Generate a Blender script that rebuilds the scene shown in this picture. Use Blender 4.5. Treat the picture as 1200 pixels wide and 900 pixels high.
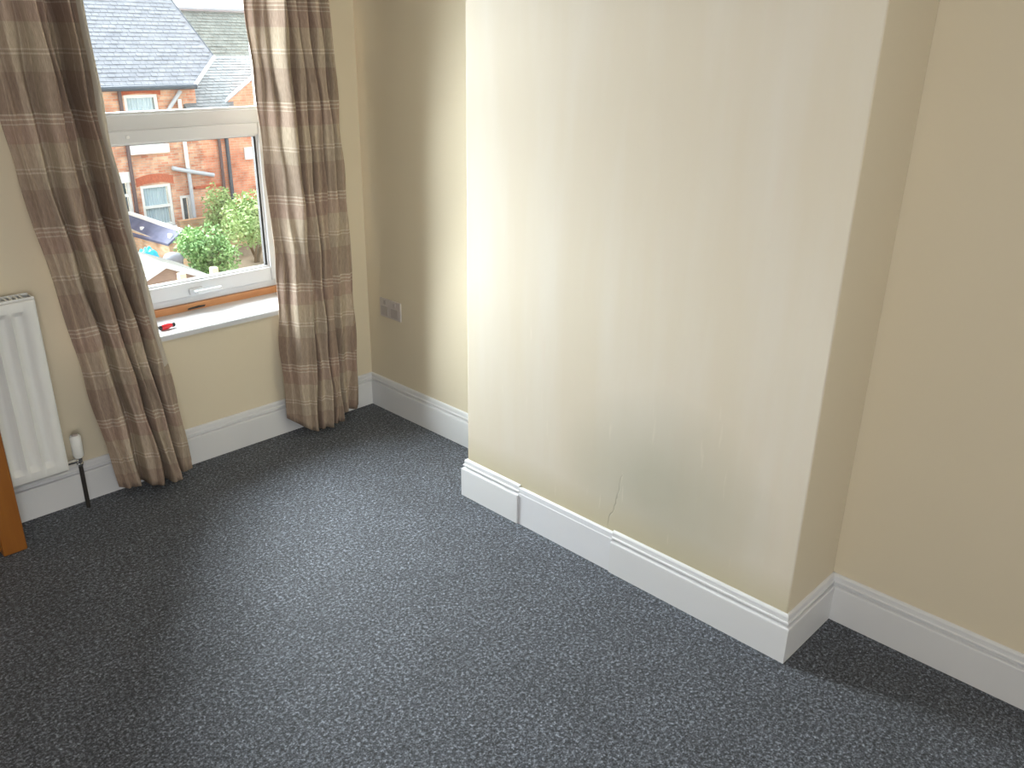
import bpy, bmesh, math, random
from mathutils import Vector, Matrix
random.seed(7)
for o in list(bpy.data.objects): bpy.data.objects.remove(o)
S = bpy.context.scene
COL = S.collection
R = math.radians

# ------------------------------------------------------------ camera, sky, sun, exposure
cam = bpy.data.objects.new('camera', bpy.data.cameras.new('camera'))
COL.objects.link(cam)
cam.location = (0, 0, 1.62)
cam.rotation_euler = (1.1839, -0.01432, -0.79707)
cam.data.sensor_width = 36; cam.data.lens = 0.99407 * 1000 / 1200 * 36
cam.data.clip_start = 0.02; cam.data.clip_end = 300
S.camera = cam

W = bpy.data.worlds.new('sky'); S.world = W; W.use_nodes = True
bg = W.node_tree.nodes['Background']
bg.inputs[0].default_value = (0.93, 0.97, 1.0, 1); bg.inputs[1].default_value = 2.2

sun = bpy.data.lights.new('hazy_sun', 'SUN'); sun.energy = 46.0; sun.angle = R(78); sun.color = (0.93, 0.97, 1.0)
so = bpy.data.objects.new('hazy_sun', sun); COL.objects.link(so)
so.rotation_euler = Vector((0.27, -1.0, -0.54)).to_track_quat('-Z', 'Y').to_euler()

# area light standing in for an unseen window assumed behind the camera
bl = bpy.data.lights.new('assumed_window_light', 'AREA'); bl.energy = 40; bl.shape = 'RECTANGLE'; bl.size = 1.0; bl.size_y = 1.3; bl.color = (0.97, 0.98, 1.0)
bo = bpy.data.objects.new('assumed_window_light', bl); COL.objects.link(bo); bo.location = (-0.5, -1.36, 1.4); bo.rotation_euler = (R(90), 0, 0)
# added fill lamp under the ceiling, out of view
al = bpy.data.lights.new('ceiling_fill', 'AREA'); al.energy = 7; al.shape = 'DISK'; al.size = 0.7; al.color = (1.0, 0.93, 0.84)
ao = bpy.data.objects.new('ceiling_fill', al); COL.objects.link(ao); ao.location = (0.3, 0.3, 2.38)

S.view_settings.view_transform = 'Standard'
try: S.view_settings.look = 'None'
except Exception: pass
S.view_settings.exposure = 0.3; S.view_settings.gamma = 1.0
S.view_settings.use_curve_mapping = False

# ------------------------------------------------------------ helpers
def tag(o, label=None, cat=None, group=None, kind=None):
    if label: o['label'] = label
    if cat: o['category'] = cat
    if group: o['group'] = group
    if kind: o['kind'] = kind
    return o

def empty(name, loc=(0, 0, 0), parent=None):
    o = bpy.data.objects.new(name, None); COL.objects.link(o); o.location = loc
    o.empty_display_size = 0.1
    if parent: o.parent = parent
    return o

class MB:
    def __init__(s): s.v = []; s.f = []; s.uv = {}
    def add(s, vs, fs):
        n = len(s.v); s.v += [tuple(p) for p in vs]; s.f += [tuple(i + n for i in f) for f in fs]
        return s
    def box(s, a, b):
        x0, y0, z0 = a; x1, y1, z1 = b
        return s.add([(x0,y0,z0),(x1,y0,z0),(x1,y1,z0),(x0,y1,z0),(x0,y0,z1),(x1,y0,z1),(x1,y1,z1),(x0,y1,z1)],
              [(0,3,2,1),(4,5,6,7),(0,1,5,4),(1,2,6,5),(2,3,7,6),(3,0,4,7)])
    def prism(s, poly, axis, a, b):
        # poly: 2D points in the two other axes (in xyz order); extruded along axis from a to b
        def P(p, t):
            if axis == 'x': return (t, p[0], p[1])
            if axis == 'y': return (p[0], t, p[1])
            return (p[0], p[1], t)
        n = len(poly); vs = [P(p, a) for p in poly] + [P(p, b) for p in poly]
        fs = [tuple(range(n)), tuple(range(2 * n - 1, n - 1, -1))]
        fs += [(i, i + n, (i + 1) % n + n, (i + 1) % n) for i in range(n)]
        return s.add(vs, fs)
    def tube(s, pts, r, n=12, cap=True):
        pts = [Vector(p) for p in pts]; rs = r if isinstance(r, (list, tuple)) else [r] * len(pts)
        rings = []; up = Vector((0, 0, 1))
        base = len(s.v); vs = []
        d0 = (pts[1] - pts[0]).normalized()
        u = d0.orthogonal().normalized()
        for i, p in enumerate(pts):
            d = (pts[min(i + 1, len(pts) - 1)] - pts[max(i - 1, 0)]).normalized()
            u = (u - d * u.dot(d)).normalized(); w = d.cross(u)
            for k in range(n):
                a = 2 * math.pi * k / n; vs.append(p + (u * math.cos(a) + w * math.sin(a)) * rs[i])
        fs = []
        for i in range(len(pts) - 1):
            for k in range(n):
                a = i * n + k; b = i * n + (k + 1) % n; fs.append((a, b, b + n, a + n))
        if cap: fs.append(tuple(range(n - 1, -1, -1))); m = (len(pts) - 1) * n; fs.append(tuple(range(m, m + n)))
        return s.add(vs, fs)
    def build(s, name, mat, parent=None, smooth=False, bevel=0, seg=2, loc=None, kind=None):
        me = bpy.data.meshes.new(name); me.from_pydata(s.v, [], s.f); me.update()
        bm = bmesh.new(); bm.from_mesh(me); bmesh.ops.recalc_face_normals(bm, faces=bm.faces)
        if bevel: 
            es = [e for e in bm.edges if len(e.link_faces) == 2 and e.calc_face_angle(0) > 0.6]
            bmesh.ops.bevel(bm, geom=es, offset=bevel, segments=seg, profile=0.5, affect='EDGES', clamp_overlap=True)
        if loc:
            bmesh.ops.translate(bm, verts=bm.verts, vec=-Vector(loc))
        bm.to_mesh(me); bm.free()
        if smooth:
            for p in me.polygons: p.use_smooth = True
            try: me.set_sharp_from_angle(angle=R(40))
            except Exception: pass
        me.materials.append(mat)
        o = bpy.data.objects.new(name, me); COL.objects.link(o)
        if parent: o.parent = parent
        if loc: o.location = loc
        if kind: o['kind'] = kind
        return o

def mat(name, col, rough=0.6, spec=0.5, metal=0.0, bump=None, var=None):
    m = bpy.data.materials.new(name); m.use_nodes = True
    nt = m.node_tree; b = nt.nodes['Principled BSDF']
    b.inputs['Base Color'].default_value = (*col, 1); b.inputs['Roughness'].default_value = rough
    b.inputs['Specular IOR Level'].default_value = spec; b.inputs['Metallic'].default_value = metal
    L = nt.links.new
    if bump or var:
        tc = nt.nodes.new('ShaderNodeTexCoord')
    if bump:
        sc, st, dist = bump
        n = nt.nodes.new('ShaderNodeTexNoise'); n.inputs['Scale'].default_value = sc; n.inputs['Detail'].default_value = 4
        L(tc.outputs['Object'], n.inputs['Vector'])
        bp = nt.nodes.new('ShaderNodeBump'); bp.inputs['Strength'].default_value = st; bp.inputs['Distance'].default_value = dist
        L(n.outputs['Fac'], bp.inputs['Height']); L(bp.outputs['Normal'], b.inputs['Normal'])
    if var:
        sc, c2, st = var[:3]; stretch = var[3] if len(var) > 3 else (1, 1, 1)
        mp = nt.nodes.new('ShaderNodeMapping'); mp.inputs['Scale'].default_value = stretch
        L(tc.outputs['Object'], mp.inputs['Vector'])
        n = nt.nodes.new('ShaderNodeTexNoise'); n.inputs['Scale'].default_value = sc; n.inputs['Detail'].default_value = 5
        L(mp.outputs['Vector'], n.inputs['Vector'])
        cr = nt.nodes.new('ShaderNodeValToRGB'); cr.color_ramp.elements[0].position = 0.5 - st; cr.color_ramp.elements[1].position = 0.5 + st
        cr.color_ramp.elements[0].color = (*col, 1); cr.color_ramp.elements[1].color = (*c2, 1)
        L(n.outputs['Fac'], cr.inputs['Fac']); L(cr.outputs['Color'], b.inputs['Base Color'])
    return m

def N(nt, kind, **kw):
    n = nt.nodes.new('ShaderNode' + kind)
    for k, v in kw.items(): setattr(n, k, v)
    return n

# ------------------------------------------------------------ materials
CREAM = (0.67, 0.60, 0.465)
m_wall = mat('cream_paint', CREAM, 0.75, 0.25, bump=(60, 0.08, 0.002), var=(1.3, (0.65, 0.58, 0.445), 0.25))
m_ceil = mat('white_ceiling', (0.8, 0.8, 0.78), 0.8, 0.2)
m_gloss = mat('white_gloss_paint', (0.66, 0.67, 0.69), 0.35, 0.4, bump=(25, 0.12, 0.002))
m_upvc = mat('white_upvc', (0.54, 0.56, 0.59), 0.28, 0.5)
m_white = mat('white_enamel', (0.72, 0.73, 0.72), 0.4, 0.45)
m_black = mat('black_rubber', (0.012, 0.012, 0.013), 0.6)
m_dark = mat('dark_painted_pipe', (0.025, 0.022, 0.02), 0.5)
m_chrome = mat('chrome', (0.7, 0.7, 0.7), 0.2, 0.5, 1.0)

# chimney breast: same cream, patched plaster with vertical drags, damp and cracks near the skirting
def chimney_mat():
    m = bpy.data.materials.new('patched_plaster'); m.use_nodes = True; nt = m.node_tree; L = nt.links.new
    b = nt.nodes['Principled BSDF']; b.inputs['Roughness'].default_value = 0.62; b.inputs['Specular IOR Level'].default_value = 0.3
    tc = N(nt, 'TexCoord'); sep = N(nt, 'SeparateXYZ'); L(tc.outputs['Object'], sep.inputs[0])
    def mth(op, a, b2=None, clamp=False):
        n = N(nt, 'Math', operation=op); n.use_clamp = clamp
        for i, x in enumerate((a, b2)):
            if x is None: continue
            if isinstance(x, (int, float)): n.inputs[i].default_value = x
            else: L(x, n.inputs[i])
        return n.outputs[0]
    def noise(scale, stretch, detail=4):
        mp = N(nt, 'Mapping'); mp.inputs['Scale'].default_value = stretch; L(tc.outputs['Object'], mp.inputs[0])
        n = N(nt, 'TexNoise'); n.inputs['Scale'].default_value = scale; n.inputs['Detail'].default_value = detail
        L(mp.outputs[0], n.inputs['Vector']); return n.outputs['Fac']
    def mix(fac, a, c):
        n = N(nt, 'MixRGB')
        for i, x in enumerate((fac, a, c)):
            if isinstance(x, (int, float)): n.inputs[i].default_value = x
            elif isinstance(x, tuple): n.inputs[i].default_value = (*x, 1)
            else: L(x, n.inputs[i])
        return n.outputs[0]
    st = noise(3.0, (1, 2.6, 0.35)); fine = noise(9.0, (1, 4.0, 0.5), 2); blot = noise(1.4, (1, 1, 1))
    f1 = mth('MULTIPLY', mth('SUBTRACT', st, 0.42), 3.0, True)
    c = mix(f1, (0.62, 0.56, 0.455), (0.645, 0.60, 0.52))
    c = mix(mth('MULTIPLY', mth('SUBTRACT', blot, 0.5, True), 1.6, True), c, (0.57, 0.545, 0.45))
    c = mix(mth('MULTIPLY', mth('SUBTRACT', fine, 0.60, True), 1.6, True), c, (0.64, 0.55, 0.47))
    # damp bloom low on the breast
    dy = mth('SUBTRACT', sep.outputs[1], 1.25); dz = mth('SUBTRACT', sep.outputs[2], 0.36)
    d = mth('SQRT', mth('ADD', mth('MULTIPLY', dy, dy), mth('MULTIPLY', mth('MULTIPLY', dz, dz), 1.6)))
    wob = mth('MULTIPLY', mth('SUBTRACT', blot, 0.5), 0.5)
    damp = mth('SUBTRACT', 1.0, mth('DIVIDE', mth('ADD', d, wob), 0.36), True)
    c = mix(mth('MULTIPLY', damp, 0.75, True), c, (0.42, 0.41, 0.33))
    # yellow-green tide just over the skirting
    low = mth('MULTIPLY', mth('SUBTRACT', 1.0, mth('DIVIDE', mth('SUBTRACT', sep.outputs[2], 0.15), mth('ADD', 0.05, mth('MULTIPLY', st, 0.12))), True), 0.6)
    c = mix(low, c, (0.46, 0.41, 0.25))
    # crack
    wv = noise(11.0, (1, 1, 1), 3)
    cy = mth('ABSOLUTE', mth('SUBTRACT', mth('ADD', sep.outputs[1], mth('MULTIPLY', mth('SUBTRACT', wv, 0.5), 0.09)), mth('SUBTRACT', 1.43, mth('MULTIPLY', sep.outputs[2], 0.12))))
    line = mth('SUBTRACT', 1.0, mth('DIVIDE', cy, 0.0035), True)
    zr = mth('MULTIPLY', mth('GREATER_THAN', sep.outputs[2], 0.15), mth('LESS_THAN', sep.outputs[2], 0.36))
    c = mix(mth('MULTIPLY', mth('MULTIPLY', line, zr), 0.55), c, (0.28, 0.26, 0.2))
    # pale scuffs
    sc = noise(6.0, (1, 9.0, 1.1), 2)
    zl = mth('LESS_THAN', sep.outputs[2], 0.75)
    c = mix(mth('MULTIPLY', mth('MULTIPLY', mth('SUBTRACT', sc, 0.68, True), 3.0), zl), c, (0.72, 0.66, 0.56))
    L(c, b.inputs['Base Color'])
    bp = N(nt, 'Bump'); bp.inputs['Strength'].default_value = 0.35; bp.inputs['Distance'].default_value = 0.006
    h = mth('ADD', mth('ADD', st, mth('MULTIPLY', fine, 0.35)), mth('MULTIPLY', mth('MULTIPLY', line, zr), -0.4))
    L(h, bp.inputs['Height']); L(bp.outputs[0], b.inputs['Normal'])
    return m
m_chim = chimney_mat()

def carpet_mat():
    m = bpy.data.materials.new('charcoal_carpet'); m.use_nodes = True; nt = m.node_tree; L = nt.links.new
    b = nt.nodes['Principled BSDF']; b.inputs['Roughness'].default_value = 0.65; b.inputs['Specular IOR Level'].default_value = 0.22
    b.inputs['Sheen Weight'].default_value = 0.15; b.inputs['Sheen Roughness'].default_value = 0.5
    tc = N(nt, 'TexCoord')
    n1 = N(nt, 'TexNoise'); n1.inputs['Scale'].default_value = 105; n1.inputs['Detail'].default_value = 5; n1.inputs['Roughness'].default_value = 0.8
    n2 = N(nt, 'TexVoronoi'); n2.inputs['Scale'].default_value = 230
    n3 = N(nt, 'TexNoise'); n3.inputs['Scale'].default_value = 6; n3.inputs['Detail'].default_value = 3
    for n in (n1, n2, n3): L(tc.outputs['Object'], n.inputs['Vector'])
    cr = N(nt, 'ValToRGB'); e = cr.color_ramp.elements
    e[0].position = 0.36; e[0].color = (0.008, 0.010, 0.014, 1)
    e[1].position = 0.68; e[1].color = (0.27, 0.30, 0.355, 1)
    x = cr.color_ramp.elements.new(0.5); x.color = (0.052, 0.059, 0.073, 1)
    L(n1.outputs['Fac'], cr.inputs['Fac'])
    cr2 = N(nt, 'ValToRGB'); e = cr2.color_ramp.elements
    e[0].position = 0.0; e[0].color = (0.35, 0.36, 0.38, 1); e[1].position = 1.0; e[1].color = (1.65, 1.65, 1.65, 1)
    s = N(nt, 'SeparateColor'); L(n2.outputs['Color'], s.inputs[0]); L(s.outputs[0], cr2.inputs['Fac'])
    mx = N(nt, 'MixRGB', blend_type='MULTIPLY'); mx.inputs[0].default_value = 1
    L(cr.outputs[0], mx.inputs[1]); L(cr2.outputs[0], mx.inputs[2])
    cr3 = N(nt, 'ValToRGB'); e = cr3.color_ramp.elements; e[0].position = .35; e[0].color = (0.9, 0.9, 0.9, 1); e[1].position = .65; e[1].color = (1.1, 1.1, 1.1, 1)
    L(n3.outputs['Fac'], cr3.inputs['Fac'])
    m2 = N(nt, 'MixRGB', blend_type='MULTIPLY'); m2.inputs[0].default_value = 1; L(mx.outputs[0], m2.inputs[1]); L(cr3.outputs[0], m2.inputs[2])
    L(m2.outputs[0], b.inputs['Base Color'])
    bp = N(nt, 'Bump'); bp.inputs['Strength'].default_value = 0.8; bp.inputs['Distance'].default_value = 0.004
    L(n1.outputs['Fac'], bp.inputs['Height']); L(bp.outputs[0], b.inputs['Normal'])
    return m
m_carpet = carpet_mat()

def curtain_mat():
    m = bpy.data.materials.new('plaid_curtain'); m.use_nodes = True; nt = m.node_tree; L = nt.links.new
    nt.nodes.remove(nt.nodes['Principled BSDF']); out = nt.nodes['Material Output']
    uv = N(nt, 'UVMap'); uv.uv_map = 'UVMap'; sep = N(nt, 'SeparateXYZ'); L(uv.outputs[0], sep.inputs[0])
    def band(src, period, phase, stops):
        a = N(nt, 'Math', operation='MULTIPLY_ADD'); a.inputs[1].default_value = 1 / period; a.inputs[2].default_value = phase; L(src, a.inputs[0])
        f = N(nt, 'Math', operation='FRACT'); L(a.outputs[0], f.inputs[0])
        cr = N(nt, 'ValToRGB'); cr.color_ramp.interpolation = 'CONSTANT'; el = cr.color_ramp.elements
        while len(el) > 1: el.remove(el[-1])
        el[0].position = 0; el[0].color = (*stops[0][1], 1)
        for p, c in stops[1:]:
            q = el.new(p); q.color = (*c, 1)
        L(f.outputs[0], cr.inputs['Fac']); return cr.outputs[0]
    beige = (0.47, 0.405, 0.335); brown = (0.41, 0.325, 0.28); grey = (0.42, 0.36, 0.30); dk = (0.36, 0.295, 0.25); line = (0.56, 0.50, 0.43)
    # going up: dark grey, grey, double line, beige, brown, triple line
    H = band(sep.outputs[1], 0.35, 0.0, [(0.0, dk), (0.30, grey), (0.44, line), (0.455, grey), (0.475, line), (0.49, beige), (0.70, brown), (0.86, line), (0.875, brown), (0.90, line), (0.915, brown), (0.94, line), (0.955, dk)])
    V = band(sep.outputs[0], 0.26, 0.1, [(0.0, (0.84, 0.76, 0.71)), (0.22, (1.05, 1.0, 0.93)), (0.245, (0.86, 0.79, 0.74)), (0.40, (1.06, 1.03, 0.97)), (0.62, (0.94, 0.90, 0.84)), (0.70, (1.1, 1.05, 0.98)), (0.72, (0.90, 0.87, 0.80)), (0.84, (1.05, 1.0, 0.94))])
    mx = N(nt, 'MixRGB', blend_type='MULTIPLY'); mx.inputs[0].default_value = 1; L(H, mx.inputs[1]); L(V, mx.inputs[2])
    tc = N(nt, 'TexCoord'); wv = N(nt, 'TexNoise'); wv.inputs['Scale'].default_value = 1; wv.inputs['Detail'].default_value = 3
    mp = N(nt, 'Mapping'); mp.inputs['Scale'].default_value = (500, 40, 1); L(uv.outputs[0], mp.inputs[0]); L(mp.outputs[0], wv.inputs['Vector'])
    cr = N(nt, 'ValToRGB'); e = cr.color_ramp.elements; e[0].position = .3; e[0].color = (.78, .78, .78, 1); e[1].position = .7; e[1].color = (1.15, 1.15, 1.15, 1)
    L(wv.outputs['Fac'], cr.inputs['Fac'])
    m3 = N(nt, 'MixRGB', blend_type='MULTIPLY'); m3.inputs[0].default_value = 1; L(mx.outputs[0], m3.inputs[1]); L(cr.outputs[0], m3.inputs[2])
    d = N(nt, 'BsdfDiffuse'); t = N(nt, 'BsdfTranslucent'); L(m3.outputs[0], d.inputs[0]); L(m3.outputs[0], t.inputs[0])
    ms = N(nt, 'MixShader'); ms.inputs[0].default_value = 0.09; L(d.outputs[0], ms.inputs[1]); L(t.outputs[0], ms.inputs[2])
    L(ms.outputs[0], out.inputs['Surface'])
    bp = N(nt, 'Bump'); bp.inputs['Strength'].default_value = 0.3; bp.inputs['Distance'].default_value = 0.001; L(wv.outputs['Fac'], bp.inputs['Height'])
    L(bp.outputs[0], d.inputs['Normal'])
    return m
m_curtain = curtain_mat()

def lining_mat():
    m = bpy.data.materials.new('plain_curtain_lining'); m.use_nodes = True; nt = m.node_tree; L = nt.links.new
    nt.nodes.remove(nt.nodes['Principled BSDF']); d = N(nt, 'BsdfDiffuse'); t = N(nt, 'BsdfTranslucent'); ms = N(nt, 'MixShader')
    for q in (d, t): q.inputs[0].default_value = (0.50, 0.46, 0.40, 1)
    ms.inputs[0].default_value = 0.22; L(d.outputs[0], ms.inputs[1]); L(t.outputs[0], ms.inputs[2]); L(ms.outputs[0], nt.nodes['Material Output'].inputs['Surface'])
    return m
m_lining = lining_mat()

def glass_mat():
    m = bpy.data.materials.new('window_glass'); m.use_nodes = True; nt = m.node_tree; L = nt.links.new
    nt.nodes.remove(nt.nodes['Principled BSDF']); out = nt.nodes['Material Output']
    t = N(nt, 'BsdfTransparent'); t.inputs[0].default_value = (0.95, 0.97, 0.96, 1)
    g = N(nt, 'BsdfGlossy'); g.inputs['Roughness'].default_value = 0.02
    fr0 = N(nt, 'Fresnel'); fr0.inputs[0].default_value = 1.45
    ge = N(nt, 'NewGeometry'); iv = N(nt, 'Math', operation='SUBTRACT'); iv.inputs[0].default_value = 1; L(ge.outputs['Backfacing'], iv.inputs[1]); fr = N(nt, 'Math', operation='MULTIPLY'); L(fr0.outputs[0], fr.inputs[0]); L(iv.outputs[0], fr.inputs[1])
    ms = N(nt, 'MixShader'); L(fr.outputs[0], ms.inputs[0]); L(t.outputs[0], ms.inputs[1]); L(g.outputs[0], ms.inputs[2])
    L(ms.outputs[0], out.inputs['Surface']); return m
m_glass = glass_mat()

def brick_mat(name, c1, c2, mortar, axis='xz', sc=1.0):
    m = bpy.data.materials.new(name); m.use_nodes = True; nt = m.node_tree; L = nt.links.new
    b = nt.nodes['Principled BSDF']; b.inputs['Roughness'].default_value = 0.9; b.inputs['Specular IOR Level'].default_value = 0.15
    tc = N(nt, 'TexCoord'); sep = N(nt, 'SeparateXYZ'); cmb = N(nt, 'CombineXYZ'); L(tc.outputs['Object'], sep.inputs[0])
    ad = N(nt, 'Math', operation='ADD'); L(sep.outputs[0], ad.inputs[0]); L(sep.outputs[1], ad.inputs[1])
    L(ad.outputs[0], cmb.inputs[0]); L(sep.outputs[2], cmb.inputs[1])
    br = N(nt, 'TexBrick'); br.inputs['Scale'].default_value = sc; br.inputs['Brick Width'].default_value = 0.225; br.inputs['Row Height'].default_value = 0.075
    br.inputs['Mortar Size'].default_value = 0.008; br.inputs['Color1'].default_value = (*c1, 1); br.inputs['Color2'].default_value = (*c2, 1); br.inputs['Mortar'].default_value = (*mortar, 1)
    L(cmb.outputs[0], br.inputs['Vector'])
    n = N(nt, 'TexNoise'); n.inputs['Scale'].default_value = 2.3; n.inputs['Detail'].default_value = 6; L(tc.outputs['Object'], n.inputs['Vector'])
    cr = N(nt, 'ValToRGB'); e = cr.color_ramp.elements; e[0].position = .35; e[0].color = (.8, .72, .68, 1); e[1].position = .62; e[1].color = (1.25, 1.3, 1.25, 1)
    L(n.outputs['Fac'], cr.inputs['Fac'])
    mx = N(nt, 'MixRGB', blend_type='MULTIPLY'); mx.inputs[0].default_value = 1; L(br.outputs['Color'], mx.inputs[1]); L(cr.outputs[0], mx.inputs[2]); L(mx.outputs[0], b.inputs['Base Color'])
    bp = N(nt, 'Bump', invert=True); bp.inputs['Strength'].default_value = 0.6; bp.inputs['Distance'].default_value = 0.01; L(br.outputs['Fac'], bp.inputs['Height']); L(bp.outputs[0], b.inputs['Normal'])
    return m
m_brick = brick_mat('red_brick', (0.50, 0.21, 0.14), (0.64, 0.39, 0.28), (0.46, 0.38, 0.33))
m_brick2 = brick_mat('bright_red_brick', (0.57, 0.22, 0.14), (0.64, 0.29, 0.20), (0.48, 0.34, 0.28))
m_yard_brick = brick_mat('buff_brick', (0.50, 0.30, 0.19), (0.60, 0.42, 0.30), (0.42, 0.36, 0.3))
m_arch = mat('red_brick_arch', (0.50, 0.15, 0.085), 0.9, 0.1, var=(14, (0.38, 0.11, 0.07), 0.1, (3, 1, 1)))
def slate(name, c1, c2):
    return mat(name, c1, 0.55, 0.35, var=(3.0, c2, 0.2))
m_slateA = slate('blue_grey_slate', (0.17, 0.18, 0.21), (0.23, 0.24, 0.27))
m_slateB = slate('pale_grey_slate', (0.16, 0.18, 0.195), (0.23, 0.25, 0.265))
m_slateC = slate('mossy_grey_slate', (0.13, 0.145, 0.135), (0.20, 0.22, 0.205))
m_slateD = slate('dark_blue_slate', (0.07, 0.08, 0.14), (0.13, 0.14, 0.22))
m_extwhite = mat('weathered_white_paint', (0.75, 0.76, 0.76), 0.5, 0.3)
m_lead = mat('lead', (0.33, 0.36, 0.40), 0.5, 0.4)
m_gutter = mat('dark_gutter', (0.07, 0.085, 0.11), 0.5, 0.4)
m_pipebrown = mat('brown_downpipe', (0.12, 0.085, 0.09), 0.5, 0.4)
m_pipegrey = mat('pale_grey_pipe', (0.45, 0.48, 0.54), 0.5, 0.4)
m_roomdark = mat('unlit_room_dark', (0.10, 0.13, 0.17), 0.12, 0.6)
m_net = mat('pale_blue_net_curtain', (0.62, 0.70, 0.80), 0.8, 0.1)
m_ground = mat('garden_ground', (0.25, 0.19, 0.135), 0.95, 0.1, var=(1.6, (0.31, 0.25, 0.19), 0.2))
m_shedroof = mat('pale_felt_roof', (0.10, 0.10, 0.09), 0.9, 0.1, var=(4, (0.08, 0.078, 0.07), 0.2))
m_shedwall = mat('brown_shed_boards', (0.20, 0.145, 0.125), 0.85, 0.15, var=(6, (0.25, 0.18, 0.15), 0.2, (1, 1, 8)))
m_paletim = mat('pale_timber', (0.62, 0.52, 0.36), 0.8, 0.2)
m_pine = mat('stripped_pine', (0.30, 0.115, 0.020), 0.4, 0.4, var=(5, (0.235, 0.08, 0.014), 0.18, (6, 6, 0.5)))
m_strip = mat('varnished_timber_strip', (0.55, 0.27, 0.12), 0.5, 0.4, var=(8, (0.42, 0.19, 0.08), 0.2, (1, 6, 6)))
m_red = mat('red_plastic', (0.62, 0.02, 0.03), 0.3, 0.5)
m_steel = mat('satin_grey_plate', (0.52, 0.48, 0.46), 0.35, 0.5, 0.0)
m_socketdark = mat('dark_grey_insert', (0.40, 0.36, 0.35), 0.4)
m_teal = mat('teal_tarpaulin', (0.02, 0.42, 0.40), 0.45, 0.4, var=(3, (0.02, 0.30, 0.62), 0.06))
m_bin = mat('grey_plastic', (0.16, 0.165, 0.19), 0.5, 0.3)
def leafmat(name, a, b2):
    m = mat(name, a, 0.6, 0.3, var=(2.0, b2, 0.15)); m.node_tree.nodes['Principled BSDF'].inputs['Transmission Weight'].default_value = 0; return m
m_leaf1 = leafmat('mid_green_leaves', (0.12, 0.24, 0.085), (0.26, 0.42, 0.16))
m_leaf2 = leafmat('yellow_green_leaves', (0.21, 0.33, 0.12), (0.42, 0.52, 0.24))
m_bark = mat('bark', (0.16, 0.11, 0.07), 0.9, 0.1)

# ------------------------------------------------------------ room shell
RX, CX, WY, Y1, Y2 = 2.224, 1.937, 3.069, 0.794, 2.095
LX, BY, CZ = -1.5, -1.4, 2.42
OX0, OX1, OZ0, OZ1 = 0.96, 1.95, 0.545, 2.15
WT = 0.29
st = lambda o: tag(o, kind='structure')
st(MB().box((LX - .1, BY - .1, -0.12), (RX + .12, WY + WT, 0)).build('floor', m_carpet))
st(MB().box((LX - .1, BY - .1, CZ), (RX + .12, WY + WT, CZ + .12)).build('ceiling', m_ceil))
w = MB(); w.box((LX - .1, WY, 0), (OX0, WY + WT, CZ)); w.box((OX1, WY, 0), (RX, WY + WT, CZ)); w.box((OX0, WY, 0), (OX1, WY + WT, OZ0)); w.box((OX0, WY, OZ1), (OX1, WY + WT, CZ))
st(w.build('wall_window', m_wall))
st(MB().box((RX, BY - .1, 0), (RX + .12, WY + WT, CZ)).build('wall_right', m_wall))
st(MB().box((LX - .1, BY, 0), (LX, WY, CZ)).build('wall_left', m_wall))
st(MB().box((LX - .1, BY - .1, 0), (RX, BY, CZ)).build('wall_back', m_wall))
ch = MB(); ch.box((CX, Y1, 0), (RX, Y2, CZ))
chim = st(ch.build('wall_chimney_breast', m_chim, bevel=0.004))
chim.data.materials.append(m_wall)
for p in chim.data.polygons:
    if abs(p.normal.x) < 0.6: p.material_index = 1

# skirting boards: a moulded profile swept along a path
PROF = [(0, 0), (.0180, 0), (.0180, .1110), (.0168, .1140), (.0140, .1150), (.0050, .1155), (.0050, .1225), (.0120, .1240), (.0135, .1280), (.0125, .1310), (.0095, .1325), (.0090, .1380), (.0090, .1460), (.0070, .1500), (.0035, .1520), (0, .1520)]
def skirting(name, pts, mt=m_gloss, prof=PROF):
    # pts: plan points along the wall; room is on the left of the travel direction
    pts = [Vector((p[0], p[1])) for p in pts]; n = len(prof); vs = []
    for i, p in enumerate(pts):
        def nr(a, b): d = (b - a).normalized(); return Vector((-d.y, d.x))
        if i == 0: m = nr(pts[0], pts[1])
        elif i == len(pts) - 1: m = nr(pts[-2], pts[-1])
        else:
            a = nr(pts[i - 1], p); b = nr(p, pts[i + 1]); m = (a + b) / (1 + a.dot(b))
        for t, z in prof: q = p + m * t; vs.append((q.x, q.y, z))
    fs = [tuple(range(n)), tuple(range(len(vs) - 1, len(vs) - n - 1, -1))]
    for i in range(len(pts) - 1):
        for k in range(n):
            a = i * n + k; b = i * n + (k + 1) % n; fs.append((a, b, b + n, a + n))
    return st(MB().add(vs, fs).build(name, mt))
J1, J2 = 1.819, 1.400
skirting('baseboard_window', [(RX, WY), (LX, WY)])
skirting('baseboard_alcove', [(CX + .018, Y2), (RX, Y2), (RX, WY)][::1])
skirting('baseboard_chimney_left', [(CX, J1), (CX, Y2), (CX + .018, Y2)])
pl = [(0, 0), (.0130, 0), (.0125, .122), (.0110, .125), (.0100, .142), (.006, .1445), (0, .1445)]
m_gloss2 = mat('cool_white_primer', (0.64, 0.66, 0.71), 0.4, 0.4, bump=(18, 0.4, 0.003), var=(5, (0.68, 0.69, 0.72), 0.2))
skirting('baseboard_chimney_middle', [(CX, J2), (CX, J1)], m_gloss2, pl)
skirting('baseboard_chimney_right', [(RX, Y1), (CX, Y1), (CX, J2)])
skirting('baseboard_right', [(RX, BY), (RX, Y1)])
skirting('baseboard_back', [(LX, BY), (RX, BY)])
skirting('baseboard_left', [(LX, WY), (LX, BY)])

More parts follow.
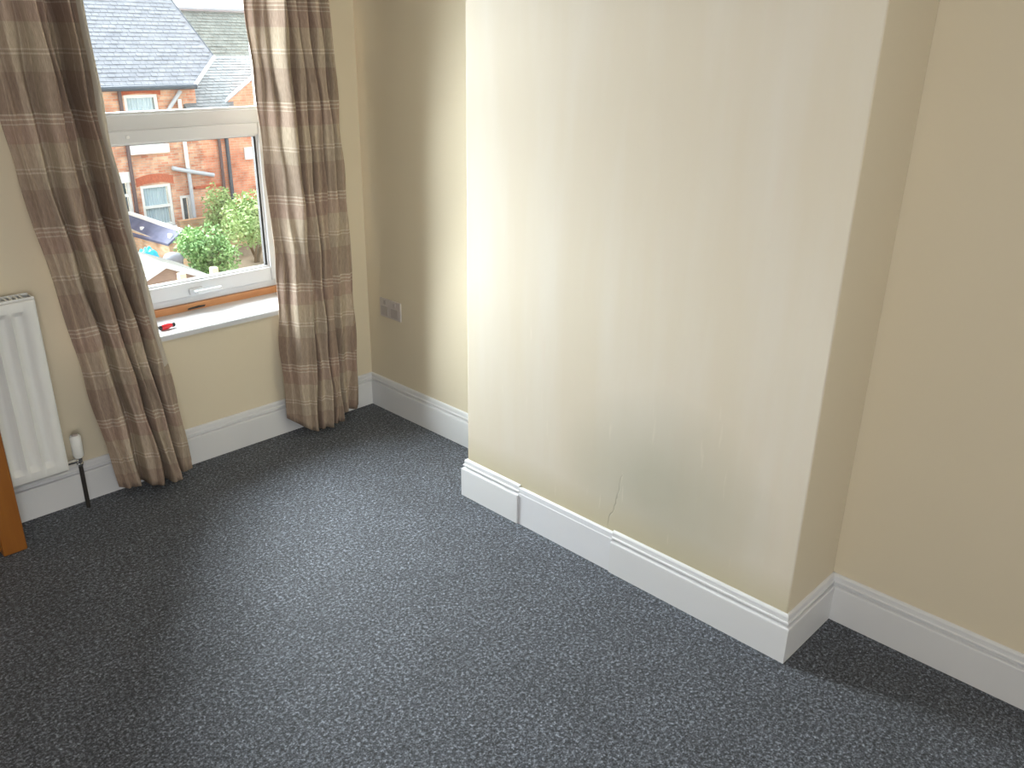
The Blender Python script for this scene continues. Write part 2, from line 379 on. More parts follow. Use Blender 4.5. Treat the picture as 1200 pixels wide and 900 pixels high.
# ------------------------------------------------------------ window
win = tag(empty('window_1', (OX0, WY, OZ0)), kind='structure')
def wb(name, mb, m, bevel=0, smooth=False): 
    o = mb.build(name, m, None, bevel=bevel, smooth=smooth); o.parent = win; o.matrix_parent_inverse = Matrix.Translation(-win.location); return o
FX0, FX1, FZ0, FZ1 = OX0, OX1, 0.590, OZ1
def ring(mb, x0, x1, z0, z1, w, y0, y1, wb_=None, wt=None):
    b = wb_ or w; t = wt or w
    mb.box((x0, y0, z0), (x0 + w, y1, z1)); mb.box((x1 - w, y0, z0), (x1, y1, z1))
    mb.box((x0 + w, y0, z0), (x1 - w, y1, z0 + b)); mb.box((x0 + w, y0, z1 - t), (x1 - w, y1, z1)); return mb
fr = MB(); ring(fr, FX0, FX1, FZ0, FZ1, 0.045, 3.295, 3.355, wb_=0.036)
fr.box((FX0 + .045, 3.295, 1.276), (FX1 - .045, 3.355, 1.338))
wb('frame', fr, m_upvc, bevel=0.003)
SX0, SX1, SZ0, SZ1 = FX0 + .030, FX1 - .030, 0.618, 1.285
wb('sash', ring(MB(), SX0, SX1, SZ0, SZ1, 0.052, 3.280, 3.330, wb_=0.062, wt=0.048), m_upvc, bevel=0.005)
bd = MB(); ring(bd, SX0 + .048, SX1 - .048, SZ0 + .058, SZ1 - .044, 0.010, 3.292, 3.318)
wb('glazing_bead', bd, m_upvc, bevel=0.002)
gk = MB(); ring(gk, SX0 + .056, SX1 - .056, SZ0 + .066, SZ1 - .052, 0.010, 3.299, 3.316, wb_=.004, wt=.004)
wb('gasket', gk, m_black)
wb('pane', MB().box((SX0 + .058, 3.306, SZ0 + .066), (SX1 - .058, 3.310, SZ1 - .052)), m_glass)
bd = MB(); ring(bd, FX0 + .043, FX1 - .043, 1.336, FZ1 - .043, 0.012, 3.302, 3.330); wb('glazing_bead', bd, m_upvc, bevel=0.002)
wb('pane', MB().box((FX0 + .052, 3.312, 1.345), (FX1 - .052, 3.316, FZ1 - .052)), m_glass)
hd = MB(); hd.box((1.485, 3.268, 0.628), (1.545, 3.281, 0.654)); hd.box((1.500, 3.245, 0.634), (1.520, 3.268, 0.648)); hd.box((1.505, 3.240, 0.634), (1.615, 3.252, 0.650))
wb('window_handle', hd, m_upvc, bevel=0.004)
wb('stay_peg', MB().tube([(1.330, 3.281, 1.262), (1.330, 3.268, 1.262)], .006), m_extwhite)
# sill board, with a raised rear ledge and a rounded nose
sp = [(3.046, .541), (3.046, .558), (3.050, .562), (3.150, .562), (3.152, .5595), (3.158, .5595), (3.160, .562), (3.283, .562), (3.283, .541)]
wb('window_sill', MB().prism(sp, 'x', OX0 - .0, OX1 + .0), m_upvc)
wb('timber_strip', MB().box((OX0, 3.281, .562), (OX1, 3.300, .5905)), m_strip)
wb('dark_gap', MB().prism([(1.470, .566), (1.545, .568), (1.550, .574), (1.52, .577), (1.475, .573)], 'y', 3.279, 3.283), m_dark)  # dark sliver standing in for the dark of a gap in the strip

# ------------------------------------------------------------ curtains
def lerp_tab(tab, z):
    tab = sorted(tab)
    if z <= tab[0][0]: return tab[0][1]
    for (a, va), (b, vb) in zip(tab, tab[1:]):
        if z <= b: 
            t = (z - a) / (b - a); return va + (vb - va) * t
    (a, va), (b, vb) = tab[-2:]; return vb + (vb - va) * (z - b) / (b - a)
def fold_val(ctrl, u):
    for (a, va), (b, vb) in zip(ctrl, ctrl[1:]):
        if u <= b:
            t = (u - a) / (b - a); t = t * t * (3 - 2 * t); return va + (vb - va) * t
    return ctrl[-1][1]
def curtain(name, left, right, hem, top, ctop, cbot, y0, nu=220, nv=90):
    # hang: offset from y0 towards the room (negative y)
    vs = []; fs = []; uvs = []
    rnd = random.Random(3)
    ph = [rnd.uniform(0, 6) for _ in range(6)]
    rows = []
    for j in range(nv + 1):
        s = j / nv
        row = []
        for i in range(nu + 1):
            u = i / nu
            zb = lerp_tab(hem, u); z = zb + (top - zb) * s
            k = max(0, min(1, z / 1.9)); k = k * k * (3 - 2 * k)
            o = fold_val(ctop, u) * k + fold_val(cbot, u) * (1 - k)
            x = lerp_tab(left, z) * (1 - u) + lerp_tab(right, z) * u
            o += 0.004 * math.sin(9 * z + ph[0] + 11 * u) + 0.003 * math.sin(17 * z + ph[1] - 21 * u) * (1 - k)
            o += 0.0035 * math.sin(47 * u + 4 * z + ph[4]) + 0.0025 * math.sin(83 * u - 6 * z + ph[5]) + 0.002 * math.sin(26 * z + 30 * u)
            x += 0.004 * math.sin(5.3 * z + 9 * u + ph[2]) * min(1, 4 * u * (1 - u) + .2) + 0.0025 * math.sin(19 * z + 15 * u + ph[3])
            row.append(Vector((x, y0 - o, z)))
        rows.append(row)
    for j, row in enumerate(rows):
        acc = 0
        for i, p in enumerate(row):
            if i: acc += ((p - row[i - 1]).length * 0.5 + 0.5 * (rows[nv // 2][i] - rows[nv // 2][i - 1]).length)
            vs.append(p); uvs.append((acc, p.z))
    m = nu + 1
    for j in range(nv):
        for i in range(nu): a = j * m + i; fs.append((a, a + 1, a + 1 + m, a + m))
    me = bpy.data.meshes.new(name); me.from_pydata([tuple(v) for v in vs], [], fs)
    ul = me.uv_layers.new(name='UVMap')
    for lp in me.loops: ul.data[lp.index].uv = uvs[lp.vertex_index]
    for p in me.polygons: p.use_smooth = True
    me.materials.append(m_curtain)
    o = bpy.data.objects.new(name, me); COL.objects.link(o)
    md = o.modifiers.new('thick', 'SOLIDIFY'); md.thickness = 0.0022; md.offset = 0
    return o
# ctrl: (u, outward offset)
Lc_top = [(0, .0), (.12, .012), (.24, .030), (.32, .008), (.42, .060), (.47, .070), (.53, .015), (.60, .020), (.63, -.09), (.76, -.10), (.80, .055), (.85, .0), (.90, .050), (.95, .02), (1, -.05)]
Lc_bot = [(0, .010), (.10, .034), (.25, .040), (.335, -.015), (.38, .055), (.50, .070), (.555, -.035), (.61, .070), (.72, .085), (.775, -.04), (.83, .055), (.93, .062), (1, .0)]
cl = curtain('curtain', [(0.05, .985), (.57, .925), (.943, .882), (1.178, .852), (1.395, .838), (2.2, .80)],
        [(0.05, 1.268), (.356, 1.243), (.601, 1.219), (.999, 1.180), (1.327, 1.161), (1.712, 1.144), (2.2, 1.135)],
        [(0, .052), (.25, .040), (.6, .028), (.8, .040), (1, .060)], 2.25, Lc_top, Lc_bot, 2.985)
cl.data.materials.append(m_lining)                   # the plain turned-in hem along the leading edge
for p in cl.data.polygons:
    if p.center.z > .5 and (p.index % 220) / 220 > .875: p.material_index = 1
tag(cl, 'brown and beige checked curtain hanging beside the radiator, left of the window', 'curtain')
Rc_top = [(0, -.070), (.07, -.045), (.15, -.010), (.23, .075), (.27, .062), (.32, -.025), (.36, -.020), (.42, .032), (.47, .036), (.51, -.012), (.56, .026), (.62, .040), (.66, -.008), (.72, .030), (.79, .042), (.83, .004), (.90, .034), (.95, .026), (1, -.03)]
Rc_bot = [(0, -.03), (.08, .0), (.14, .05), (.20, .045), (.27, .075), (.305, -.03), (.33, -.02), (.36, .055), (.41, .045), (.46, .072), (.495, -.02), (.54, .060), (.58, .052), (.62, .062), (.655, -.02), (.69, .02), (.74, .045), (.80, .03), (.88, .055), (.95, .03), (1, -.03)]
cr_ = curtain('curtain', [(.05, 1.728), (.447, 1.732), (.805, 1.745), (1.326, 1.742), (1.732, 1.735), (2.2, 1.73)],
        [(.05, 2.078), (.48, 2.080), (.894, 2.076), (1.373, 2.068), (1.745, 2.046), (2.2, 2.03)],
        [(0, .085), (.2, .030), (.35, .020), (.6, .030), (.75, .060), (1, .066)], 2.25, Rc_top, Rc_bot, 2.985)
tag(cr_, 'brown and beige checked curtain hanging near the corner, right of the window', 'curtain')
rod = tag(empty('curtain_pole', (1.43, 2.985, 2.28)), 'dark curtain pole above the window', 'curtain pole')
def ch_(name, mb, m, root, **k):
    o = mb.build(name, m, None, **k); o.parent = root; o.matrix_parent_inverse = Matrix.Translation(-root.location); return o
ch_('pole', MB().tube([(.66, 2.985, 2.28), (2.19, 2.985, 2.28)], .012), m_dark, rod, smooth=True)
for x in (.72, 2.13): ch_('bracket', MB().tube([(x, 2.985, 2.28), (x, 3.069, 2.28)], .008), m_dark, rod, smooth=True)
for x in (.645, 2.185): ch_('finial', MB().tube([(x - .015, 2.985, 2.28), (x - .008, 2.985, 2.28), (x + .008, 2.985, 2.28), (x + .015, 2.985, 2.28)], [.006, .02, .02, .006], 14), m_dark, rod, smooth=True)

# ------------------------------------------------------------ radiator
rad = tag(empty('radiator', (.33, 3.0, .18)), 'white panel radiator with vertical flutes below the left curtain side', 'radiator')
RXL, RXR, RZ0, RZ1, RF = -0.18, 0.826, .182, .812, 2.962
# fluted front as a swept profile in plan, faded out at the top and bottom edges
mb = MB(); prof = []
pitch = .050; nfl = int((RXR - RXL - .05) / pitch)
xs = [RXL, RXL + .012]
st0 = RXL + .028
pts2 = [(RXL, 0), (st0 - .002, 0)]
for k in range(nfl):
    x = st0 + k * pitch
    for q in range(1, 10): pts2.append((x + .044 * q / 10, math.sin(math.pi * q / 10) ** 0.75))
    pts2.append((x + .047, 0))
pts2 += [(RXR - .006, 0), (RXR, -.6)]
pts2 = sorted(set((round(a, 4), b) for a, b in pts2 if a <= RXR))
lv = [(RZ0, .5, 0), (RZ0 + .006, 0, 0), (RZ0 + .034, 0, 0), (RZ0 + .052, 0, 1), (RZ1 - .052, 0, 1), (RZ1 - .034, 0, 0), (RZ1 - .006, 0, 0), (RZ1, .5, 0)]
vs = []; D = .020
for z, base, k in lv:
    for x, b in pts2:
        off = b * k * D if b > 0 else -b * .008
        vs.append((x, RF + base * .008 + off, z))
n = len(pts2); fs = []
for j in range(len(lv) - 1):
    for i in range(n - 1): a = j * n + i; fs.append((a, a + 1, a + 1 + n, a + n))
o = ch_('front_panel', mb.add(vs, fs), m_white, rad, smooth=True)
md = o.modifiers.new('s', 'SOLIDIFY'); md.thickness = .0015; md.offset = 1
ch_('rear_panel', MB().box((RXL, 3.030, RZ0), (RXR, 3.036, RZ1)), m_white, rad)
for x in (RXL, RXR - .002): ch_('side_panel', MB().box((x, RF + .004, RZ0 + .004), (x + .002, 3.034, RZ1 + .004)), m_white, rad)
gr = MB(); gx = RXL + .03
gr.box((RXL, RF + .006, RZ1 + .000), (RXR, RF + .011, RZ1 + .008)); gr.box((RXL, 3.027, RZ1), (RXR, 3.032, RZ1 + .008))
while gx < RXR - .03: gr.box((gx, RF + .012, RZ1 + .001), (gx + .006, 3.028, RZ1 + .006)); gx += .016
ch_('top_grille', gr, m_white, rad)
ch_('convector_fins', MB().box((RXL + .02, RF + .036, RZ0 + .03), (RXR - .05, 3.025, RZ1 - .02)), m_dark, rad)
for x in (RXL + .2, RXR - .2): ch_('wall_bracket', MB().box((x, 3.036, .3), (x + .03, 3.067, .7)), m_white, rad)
# valve
val = MB().tube([(.874, 3.0, .205), (.874, 3.0, .212), (.874, 3.0, .285), (.874, 3.0, .292)], [.013, .018, .019, .015], 18)
vv = ch_('valve_cap', val, m_white, rad, smooth=True)
o = MB().tube([(.874, 3.0, .292), (.874, 3.0, .296)], [.011, .010], 16).build('cap_disc', m_socketdark, vv)
ch_('valve_body', MB().tube([(.874, 3.0, .172), (.874, 3.0, .182), (.874, 3.0, .184), (.874, 3.0, .205)], [.010, .013, .010, .011], 12), m_chrome, rad, smooth=True)
ch_('valve_tail', MB().tube([(.874, 3.0, .195), (.826, 3.0, .195)], .009, 12), m_chrome, rad, smooth=True)
ch_('supply_pipe', MB().tube([(.874, 3.0, .176), (.874, 3.0, .0)], .0075, 12), m_dark, rad, smooth=True)

# ------------------------------------------------------------ double socket on the alcove wall
sk = tag(empty('wall_socket', (RX, 2.900, .497)), 'pale grey double wall socket beside the right curtain', 'socket')
plate = ch_('plate', MB().box((RX - .008, 2.827, .454), (RX, 2.973, .540)), m_steel, sk, bevel=.003)
for y in (2.845, 2.915):
    ch_('insert', MB().box((RX - .0095, y, .462), (RX - .007, y + .048, .505)), m_socketdark, sk, bevel=.001)
    ch_('rocker_switch', MB().box((RX - .012, y + .014, .514), (RX - .007, y + .028, .532)), m_socketdark, sk, bevel=.001)

# ------------------------------------------------------------ screwdriver on the sill
sc = tag(empty('screwdriver', (1.31, 3.132, .575)), 'small red-handled screwdriver lying on the white window sill', 'screwdriver')
a = Vector((1.272, 3.110, .5745)); d = Vector((1, .10, 0)).normalized()
P = lambda t: tuple(a + d * t)
ch_('handle', MB().tube([P(.006), P(.012), P(.028), P(.045), P(.056)], [.008, .0115, .0125, .010, .007], 14), m_red, sc, smooth=True)
ch_('end_cap', MB().tube([P(0), P(.003), P(.010)], [.006, .0095, .011], 14), m_black, sc, smooth=True)
ch_('ferrule', MB().tube([P(.054), P(.058), P(.066), P(.068)], [.007, .0095, .009, .005], 14), m_black, sc, smooth=True)
ch_('shaft', MB().tube([P(.066), P(.110)], .0022, 8), m_chrome, sc, smooth=True)

# ------------------------------------------------------------ pine furniture end at the left edge
cb = tag(empty('pine_headboard', (.05, 2.88, 0)), 'orange-brown pine bed headboard standing in front of the radiator, cut by the left edge', 'headboard')
for a in (-.55, .548): ch_('post', MB().box((a, 2.860, 0), (a + .074, 2.915, .86)), m_pine, cb, bevel=.005)
for z0, z1 in ((.02, .44), (.46, .80)): ch_('panel', MB().box((-.476, 2.872, z0), (.548, 2.892, z1)), m_pine, cb, bevel=.002)
ch_('rail', MB().box((-.476, 2.866, .435), (.548, 2.900, .47)), m_pine, cb, bevel=.003)
ch_('top_rail', MB().box((-.57, 2.855, .80), (.548, 2.92, .86)), m_pine, cb, bevel=.006)

# ------------------------------------------------------------ outside
GZ = -4.3
grd = MB().box((-12, 3.6, GZ - .2), (60, 70, GZ)); tag(grd.build('garden_ground', m_ground), kind='structure')
FY = 25.07
house = tag(empty('terraced_house', (12, FY, GZ)), 'red brick terraced house with slate roofs and downpipes across the yard', 'house')
H = lambda name, mb, m, **k: ch_(name, mb, m, house, **k)
# facade pieces with real window openings, in columns
def facade(mb, x0, x1, z0, z1, holes, y0=FY, y1=FY + .3):
    xs = sorted({x0, x1, *[h[0] for h in holes], *[h[1] for h in holes]})
    zs = sorted({z0, z1, *[h[2] for h in holes], *[h[3] for h in holes]})
    for a, b in zip(xs, xs[1:]):
        run = None
        for c, d_ in zip(zs, zs[1:]):
            solid = not any(h[0] <= a and b <= h[1] and h[2] <= c and d_ <= h[3] for h in holes)
            if solid: mb.box((a, y0, c), (b, y1, d_))
UW = (10.24, 11.20, -1.36, 0.00); LW = (10.33, 11.24, -3.74, -2.50); NW = (11.47, 11.82, -3.86, -2.90); SW = (9.30, 10.06, -3.3, -2.12)
f = MB(); facade(f, 5.0, 12.35, GZ, .30, [UW, LW, NW, SW]); H('wall', f, m_brick)
f = MB(); f.prism([(12.35, GZ), (12.35, -.47), (13.05, -.47), (14.42, .45), (17.2, 2.3), (20, .45), (22, -.9), (22, GZ)], 'y', FY, FY + .3); H('gable_wall', f, m_brick2)
# joints in coping on the gable
H('coping', MB().prism([(13.05, -.47), (17.2, 2.30), (17.2, 2.33), (13.02, -.45)], 'y', FY - .03, FY + .2), m_lead)
def segarch(x0, x1, z, rise, t):
    n = 10; lo = [(x0 + (x1 - x0) * i / n, z + rise * (1 - (2 * i / n - 1) ** 2)) for i in range(n + 1)]
    up = [(p[0], p[1] + t) for p in lo][::-1]; return lo + up
def sash_window(r, name, arch=True, net=True, mid=True):
    x0, x1, z0, z1 = r
    w = empty(name, (x0, FY, z0), None); w.parent = house; w.matrix_parent_inverse = Matrix.Translation(-house.location)
    # a frame mesh carries the pieces
    b = .085
    m = MB(); y0, y1 = FY + .03, FY + .11
    m.box((x0, y0, z0), (x0 + b, y1, z1)); m.box((x1 - b, y0, z0), (x1, y1, z1)); m.box((x0 + b, y0, z0), (x1 - b, y1, z0 + b)); m.box((x0 + b, y0, z1 - b), (x1 - b, y1, z1))
    if mid: zm = (z0 + z1) / 2 - .06; m.box((x0 + b, y0 + .01, zm), (x1 - b, y1 - .01, zm + .08))
    bpy.data.objects.remove(w)
    fo = H(name, m, m_extwhite)
    def sub(nm, mb, mt):
        o = mb.build(nm, mt, fo); return o
    sub('pane', MB().box((x0 + b, FY + .075, z0 + b), (x1 - b, FY + .08, z1 - b)), m_glass)
    sub('room_shade_sheet', MB().box((x0 + b * .5, FY + .25, z0), (x1 - b * .5, FY + .29, z1)), m_roomdark)  # dark sheet whose colour stands for the unlit room behind the pane
    if net:
        v = []; n = 40; xa, xb = x0 + b, x1 - b
        for j in (0, 1):
            for i in range(n + 1): x = xa + (xb - xa) * i / n; v.append((x, FY + .135 + .02 * math.sin(i * 1.3) + .01 * math.sin(i * 2.9), [z0 + .05, z1 - .05][j]))
        sub('net_curtain', MB().add(v, [(i, i + 1, i + 2 + n, i + 1 + n) for i in range(n)]), m_net)
    return fo
sash_window(UW, 'window'); sash_window(LW, 'window'); sash_window(NW, 'window', net=False, mid=False); sash_window(SW, 'window', net=False)
H('arch', MB().prism(segarch(UW[0] - .1, UW[1] + .1, UW[3] - .02, .06, .21), 'y', FY - .01, FY + .02), m_arch)
H('arch', MB().prism(segarch(LW[0] - .1, LW[1] + .1, LW[3] - .02, .09, .24), 'y', FY - .01, FY + .02), m_arch)
H('window_sill', MB().box((10.16, FY - .12, -1.60), (11.30, FY + .05, -1.36)), m_extwhite)
H('window_sill', MB().box((10.28, FY - .10, -3.86), (11.28, FY + .05, -3.74)), m_extwhite)
H('window_sill', MB().box((9.15, FY - .10, -3.42), (10.08, FY + .05, -3.30)), m_extwhite)
H('lintel', MB().box((9.15, FY - .03, -2.36), (10.08, FY + .05, -2.06)), m_extwhite)
H('vent_block', MB().box((13.72, FY - .06, -2.02), (14.35, FY + .04, -1.66)), m_extwhite)
# pipes
def pipe(x, za, zb, r, m, dx=0): return H('downpipe', MB().tube([(x, FY - .08, za), (x + dx, FY - .08, zb)], r, 8), m, smooth=True)
pipe(10.11, .25, -3.4, .055, m_pipebrown)
pipe(11.80, -.15, -2.1, .06, m_extwhite); pipe(11.81, -2.1, -3.9, .06, m_pipegrey)
H('waste_pipe', MB().tube([(11.30, FY - .13, -2.06), (11.82, FY - .13, -2.20), (12.57, FY - .13, -2.38)], .06, 8), m_pipegrey, smooth=True)
H('waste_pipe', MB().tube([(11.42, FY - .08, -.45), (11.85, FY - .12, .08)], .055, 8), m_pipegrey, smooth=True)
H('brick_ledge', MB().box((11.95, FY - .05, -2.75), (12.8, FY, -2.68)), m_arch)
pipe(12.89, -.6, GZ, .05, m_pipebrown); pipe(13.14, -.6, GZ, .06, m_gutter)
# roofs: deck slab plus courses of overlapping slates
def in_poly(x, y, poly):
    c = False; j = len(poly) - 1
    for i in range(len(poly)):
        xi, yi = poly[i]; xj, yj = poly[j]
        if (yi > y) != (yj > y) and x < (xj - xi) * (y - yi) / (yj - yi) + xi: c = not c
        j = i
    return c
def roof(poly, y0, z0, pitch, m, sw=.20, sl=.155, part='roof'):
    t = math.tan(R(pitch)); cs, sn = math.cos(R(pitch)), math.sin(R(pitch))
    top = [(x, y, z0 + (y - y0) * t) for x, y in poly]; bot = [(x, y, z - .12) for x, y, z in top]
    n = len(poly); H(part, MB().add(bot + top, [tuple(range(n)), tuple(range(2 * n - 1, n - 1, -1))] + [(i, (i + 1) % n, (i + 1) % n + n, i + n) for i in range(n)]), m)
    ys = [p[1] for p in poly]; xs = [p[0] for p in poly]; mb = MB(); row = 0; s = 0; L = (max(ys) - y0) / cs
    while s < L:
        yy = y0 + s * cs; off = (row % 2) * sw / 2; x = min(xs) + off - sw
        while x < max(xs):
            xm = x + sw / 2; ym = yy + sl * .5 * cs
            if in_poly(xm, ym, poly) and in_poly(x + .02, ym, poly) and in_poly(x + sw - .02, ym, poly):
                lift = random.uniform(.011, .020); w = sw - .012; z = z0 + (yy - y0) * t; jx = random.uniform(-.004, .004)
                def q(xx, sa, up): return (xx + jx, yy + sa * cs - up * sn, z + sa * sn + up * cs)
                mb.add([q(x, 0, lift), q(x + w, 0, lift), q(x + w, sl * 1.15, .004), q(x, sl * 1.15, .004), q(x, 0, 0), q(x + w, 0, 0)],
                       [(0, 1, 2, 3), (4, 5, 1, 0), (0, 3, 4), (1, 5, 2)])
            x += sw
        s += sl; row += 1
    H('slates', mb, m, kind='stuff')
roof([(4.5, 24.8), (12.23, 24.8), (13.33, 25.6), (12.62, 30), (4.5, 30)], 24.8, .27, 42, m_slateA, part='main_roof')
roof([(11.95, 24.78), (13.05, 24.78), (14.45, 25.6), (17.0, 27.15), (11.6, 27.2), (11.6, 25.45), (11.95, 25.45)], 24.8, -.45, 30, m_slateB, part='lower_roof')
roof([(12.3, 27.4), (24, 27.4), (24, 32.1), (12.3, 32.1)], 32.1, 2.41, 42, m_slateC, part='rear_roof') if False else None
def rear_roof():
    y0, z0 = 27.4, 2.41 - 4.7 * math.tan(R(42)); roof([(12.3, 27.4), (24, 27.4), (24, 32.1), (12.3, 32.1)], y0, z0, 42, m_slateC, part='rear_roof')
rear_roof()
# back slopes and ridges so the roofs close
t42 = math.tan(R(42))
H('main_roof_back', MB().add([(4.5, 30, .27 + 5.2 * t42), (12.62, 30, .27 + 5.2 * t42), (12.62, 35.2, .27), (4.5, 35.2, .27)], [(0, 1, 2, 3)]), m_slateA)
H('ridge', MB().tube([(4.5, 30, .30 + 5.2 * t42), (12.62, 30, .30 + 5.2 * t42)], .09, 8), m_lead)
H('ridge', MB().tube([(12.3, 32.1, 2.44), (24, 32.1, 2.44)], .08, 8), m_lead)
H('rear_roof_back', MB().add([(12.3, 32.1, 2.41), (24, 32.1, 2.41), (24, 36.8, -1.8), (12.3, 36.8, -1.8)], [(0, 1, 2, 3)]), m_slateC)
H('verge_board', MB().prism([(0, 0), (0, 0)], 'x', 0, 0) if False else MB().tube([(12.23, 24.76, .24), (13.35, 25.57, .98)], .048, 6), m_extwhite)
H('verge', MB().tube([(13.35, 25.6, .99), (12.62, 30, 0.29 + 5.2 * t42)], .02, 6), m_gutter)
H('gutter', MB().tube([(4.5, 24.74, .20), (12.25, 24.74, .20)], .075, 8), m_gutter, smooth=True)
H('gutter', MB().tube([(12.3, 24.72, -.52), (13.05, 24.72, -.52)], .055, 8), m_gutter, smooth=True)
H('side_wall', MB().box((5.0, FY + .3, GZ), (5.3, 35, .3)), m_brick)

# outhouse in the neighbour's yard, running towards us
oh = tag(empty('outhouse', (9.0, 21.5, GZ)), 'low brick outhouse with dark blue slate roof and white coping', 'outhouse')
ox = 9.36
ch_('wall', MB().box((ox + .04, 21.55, GZ), (ox + .56, 24.9, -3.45)), m_yard_brick, oh)
v = [(ox, 21.5, -3.44), (ox, 24.9, -3.60), (ox + .42, 24.9, -3.20), (ox + .42, 21.5, -3.16)]
ch_('slate_roof', MB().add(v + [(a, b, c - .06) for a, b, c in v], [(0, 1, 2, 3), (7, 6, 5, 4), (0, 4, 5, 1), (1, 5, 6, 2), (2, 6, 7, 3), (3, 7, 4, 0)]), m_slateD, oh)
ch_('coping', MB().box((ox + .38, 21.5, -3.20), (ox + .52, 24.9, -3.14)), m_extwhite, oh)
for y, z in ((23.35, -3.38), (21.65, -3.30)): ch_('roof_patch', MB().box((ox + .14, y, z - .04), (ox + .22, y + .13, z + .06)), m_extwhite, oh)

# covered heap and bin
def blob(mb, c, r, seed, n=14, m=9, j=.05):
    rd = random.Random(seed); vs = [(c[0], c[1], c[2] + r[2])]; fs = []
    for a in range(1, m + 1):
        th = math.pi / 2 * a / m
        for b in range(n):
            ph = 2 * math.pi * b / n; k = 1 + rd.uniform(-j, j)
            vs.append((c[0] + r[0] * math.sin(th) * math.cos(ph) * k, c[1] + r[1] * math.sin(th) * math.sin(ph) * k, c[2] + r[2] * math.cos(th) ** .4 * (k if a < m else 1)))
    for b in range(n): fs.append((0, 1 + b, 1 + (b + 1) % n))
    for a in range(m - 1):
        for b in range(n): p = 1 + a * n + b; q = 1 + a * n + (b + 1) % n; fs.append((p, p + n, q + n, q))
    return mb.add(vs, fs)
tp = blob(MB(), (7.98, 19.5, GZ), (.30, .34, 1.30), 2).build('covered_heap', m_teal, smooth=True, loc=(7.98, 19.5, GZ)); tag(tp, 'bright teal plastic sheet draped over a garden heap', 'tarpaulin')
bn = tag(empty('dustbin', (8.56, 19.5, GZ)), 'grey round-lidded dustbin between the teal sheet and the bush', 'dustbin')
ch_('body', MB().tube([(8.56, 19.5, GZ), (8.56, 19.5, -3.36)], [.19, .22], 16), m_bin, bn, smooth=True)
ch_('lid', MB().tube([(8.56, 19.5, -3.36), (8.56, 19.5, -3.32), (8.56, 19.5, -3.22), (8.56, 19.5, -3.18)], [.24, .24, .17, .05], 16), m_bin, bn, smooth=True)

# shed, its gable towards us
sh = tag(empty('garden_shed', (5.9, 14.5, GZ)), 'garden shed with pale felt roof and brown gable end', 'shed')
ax, ay, az = 5.96, 14.0, -2.02
hw = .62; ez = -2.30
ch_('gable_wall', MB().prism([(ax - hw, GZ), (ax + hw, GZ), (ax + hw, ez), (ax, az), (ax - hw, ez)], 'y', ay, ay + .06), m_shedwall, sh)
ch_('side_wall', MB().box((ax - hw, ay + .06, GZ), (ax - hw + .05, ay + 1.1, ez)), m_shedwall, sh)
ch_('side_wall', MB().box((ax + hw - .05, ay + .06, GZ), (ax + hw, ay + 1.1, ez)), m_shedwall, sh)
for s in (-1, 1):
    v = [(ax, ay - .08, az + .02), (ax, ay + 1.2, az + .02), (ax + s * (hw + .15), ay + 1.2, ez - .05), (ax + s * (hw + .15), ay - .08, ez - .05)]
    ch_('roof_panel', MB().add(v + [(a, b, c + .04) for a, b, c in v], [(0, 1, 2, 3), (7, 6, 5, 4), (0, 4, 5, 1), (1, 5, 6, 2), (2, 6, 7, 3), (3, 7, 4, 0)]), m_shedroof, sh)
    ch_('barge_board', MB().prism([(ax, az + .06), (ax, az - .03), (ax + s * (hw + .15), ez - .10), (ax + s * (hw + .15), ez - .01)], 'y', ay - .11, ay - .08), m_pipegrey, sh)
for i, (x, lab) in enumerate(((5.36, 'pale timber fence post in front of the shed gable'), (5.87, 'pale timber fence post right of the shed, before the bush'))):
    p = MB().box((x - .05, 11.95, GZ), (x + .05, 12.05, -1.66)).build('fence_post', m_paletim, bevel=.008, loc=(x, 12, GZ)); tag(p, lab, 'post', 'fence posts behind the window frame')
fn = tag(empty('garden_fence', (5.6, 12.1, GZ)), 'low pale timber fence rail between the two posts', 'fence')
ch_('rail', MB().box((4.4, 12.05, -1.95), (7.2, 12.09, -1.87)), m_paletim, fn); ch_('rail', MB().box((4.4, 12.05, -2.9), (7.2, 12.09, -2.8)), m_paletim, fn)

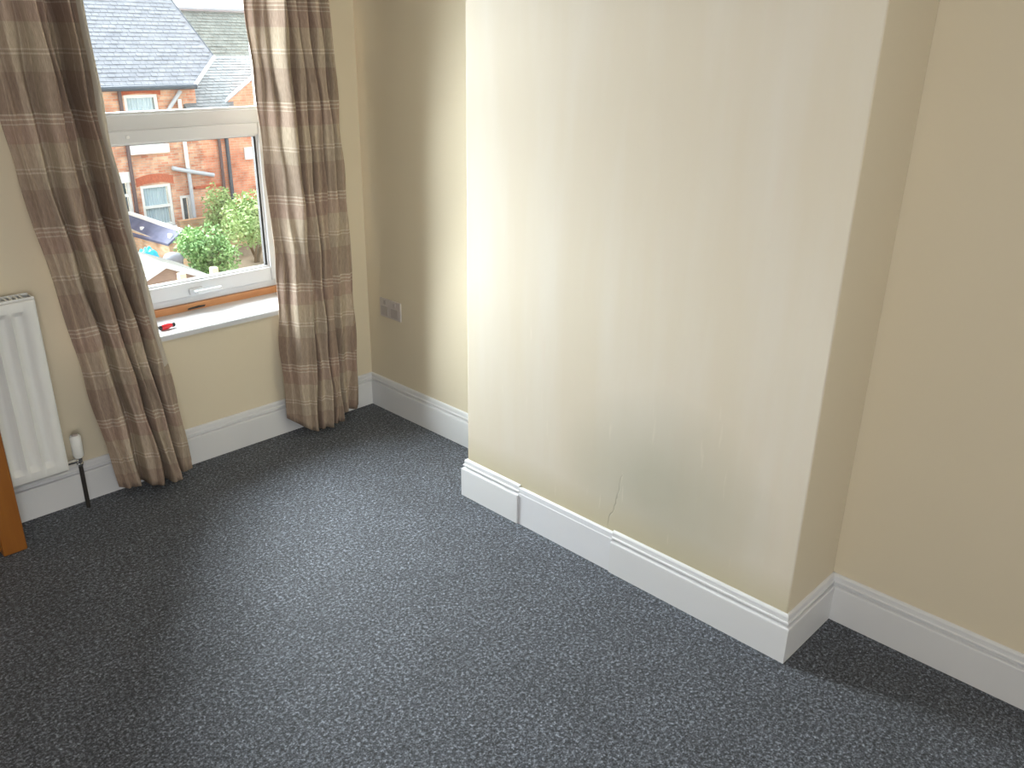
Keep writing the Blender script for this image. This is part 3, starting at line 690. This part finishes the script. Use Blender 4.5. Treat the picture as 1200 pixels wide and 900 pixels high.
# greenery
def bush(name, c, r, n, leaf, m, seed, label, cat, trunk=.3):
    rd = random.Random(seed); root = tag(empty(name, (c[0], c[1], GZ)), label, cat)
    mb = MB(); lobes = [(Vector((rd.uniform(-.55, .55) * r[0], rd.uniform(-.5, .5) * r[1], rd.uniform(-.55, .6) * r[2])), rd.uniform(.38, .6)) for _ in range(16)]
    for i in range(n):
        lc, lr = rd.choice(lobes); d = Vector((rd.gauss(0, 1), rd.gauss(0, 1), rd.gauss(0, 1))).normalized() * (rd.random() ** .35)
        p = Vector(c) + lc + Vector((d.x * r[0] * lr, d.y * r[1] * lr, d.z * r[2] * lr))
        if p.z < GZ + .03: continue
        u = Vector((rd.gauss(0, 1), rd.gauss(0, 1), rd.gauss(0, .7))).normalized(); w = u.orthogonal().normalized()
        w.rotate(Matrix.Rotation(rd.uniform(0, 6.3), 3, u)); l = leaf * rd.uniform(.6, 1.3)
        mb.add([p, p + u * l * .5 + w * l * .28, p + u * l, p + u * l * .5 - w * l * .28], [(0, 1, 2, 3)])
    ch_('foliage', mb, m, root, kind='stuff')
    for k in range(4):
        e = Vector(c) + Vector((rd.uniform(-.5, .5) * r[0], rd.uniform(-.4, .4) * r[1], rd.uniform(.0, .5) * r[2]))
        s0 = Vector((c[0] + rd.uniform(-.1, .1), c[1] + rd.uniform(-.1, .1), GZ)); mid = s0.lerp(e, .5) + Vector((rd.uniform(-.1, .1), 0, .1))
        ch_('branch', MB().tube([s0, mid, e], [.04, .028, .01], 6), m_bark, root, smooth=True)
bush('garden_bush', (9.60, 19.8, -3.46), (.80, .7, .76), 6500, .09, m_leaf1, 1, 'round dark green bush beside the dark blue outhouse roof', 'bush')
bush('small_tree', (11.70, 21.4, -3.15), (1.2, .9, 1.0), 7000, .10, m_leaf2, 2, 'loose yellow-green small tree at the right edge of the window view', 'tree')
bush('climbing_shrub', (11.72, 23.15, -3.2), (.5, .32, .8), 2600, .09, m_leaf2, 5, 'sparse pale shrub against the brick wall behind the round bush', 'shrub')
# boundary wall on the right, seen below the tree
gw = tag(MB().box((10.7, 23.6, GZ), (16, 23.8, -3.35)).build('garden_wall', m_yard_brick), 'buff brick garden wall behind the small tree', 'wall')
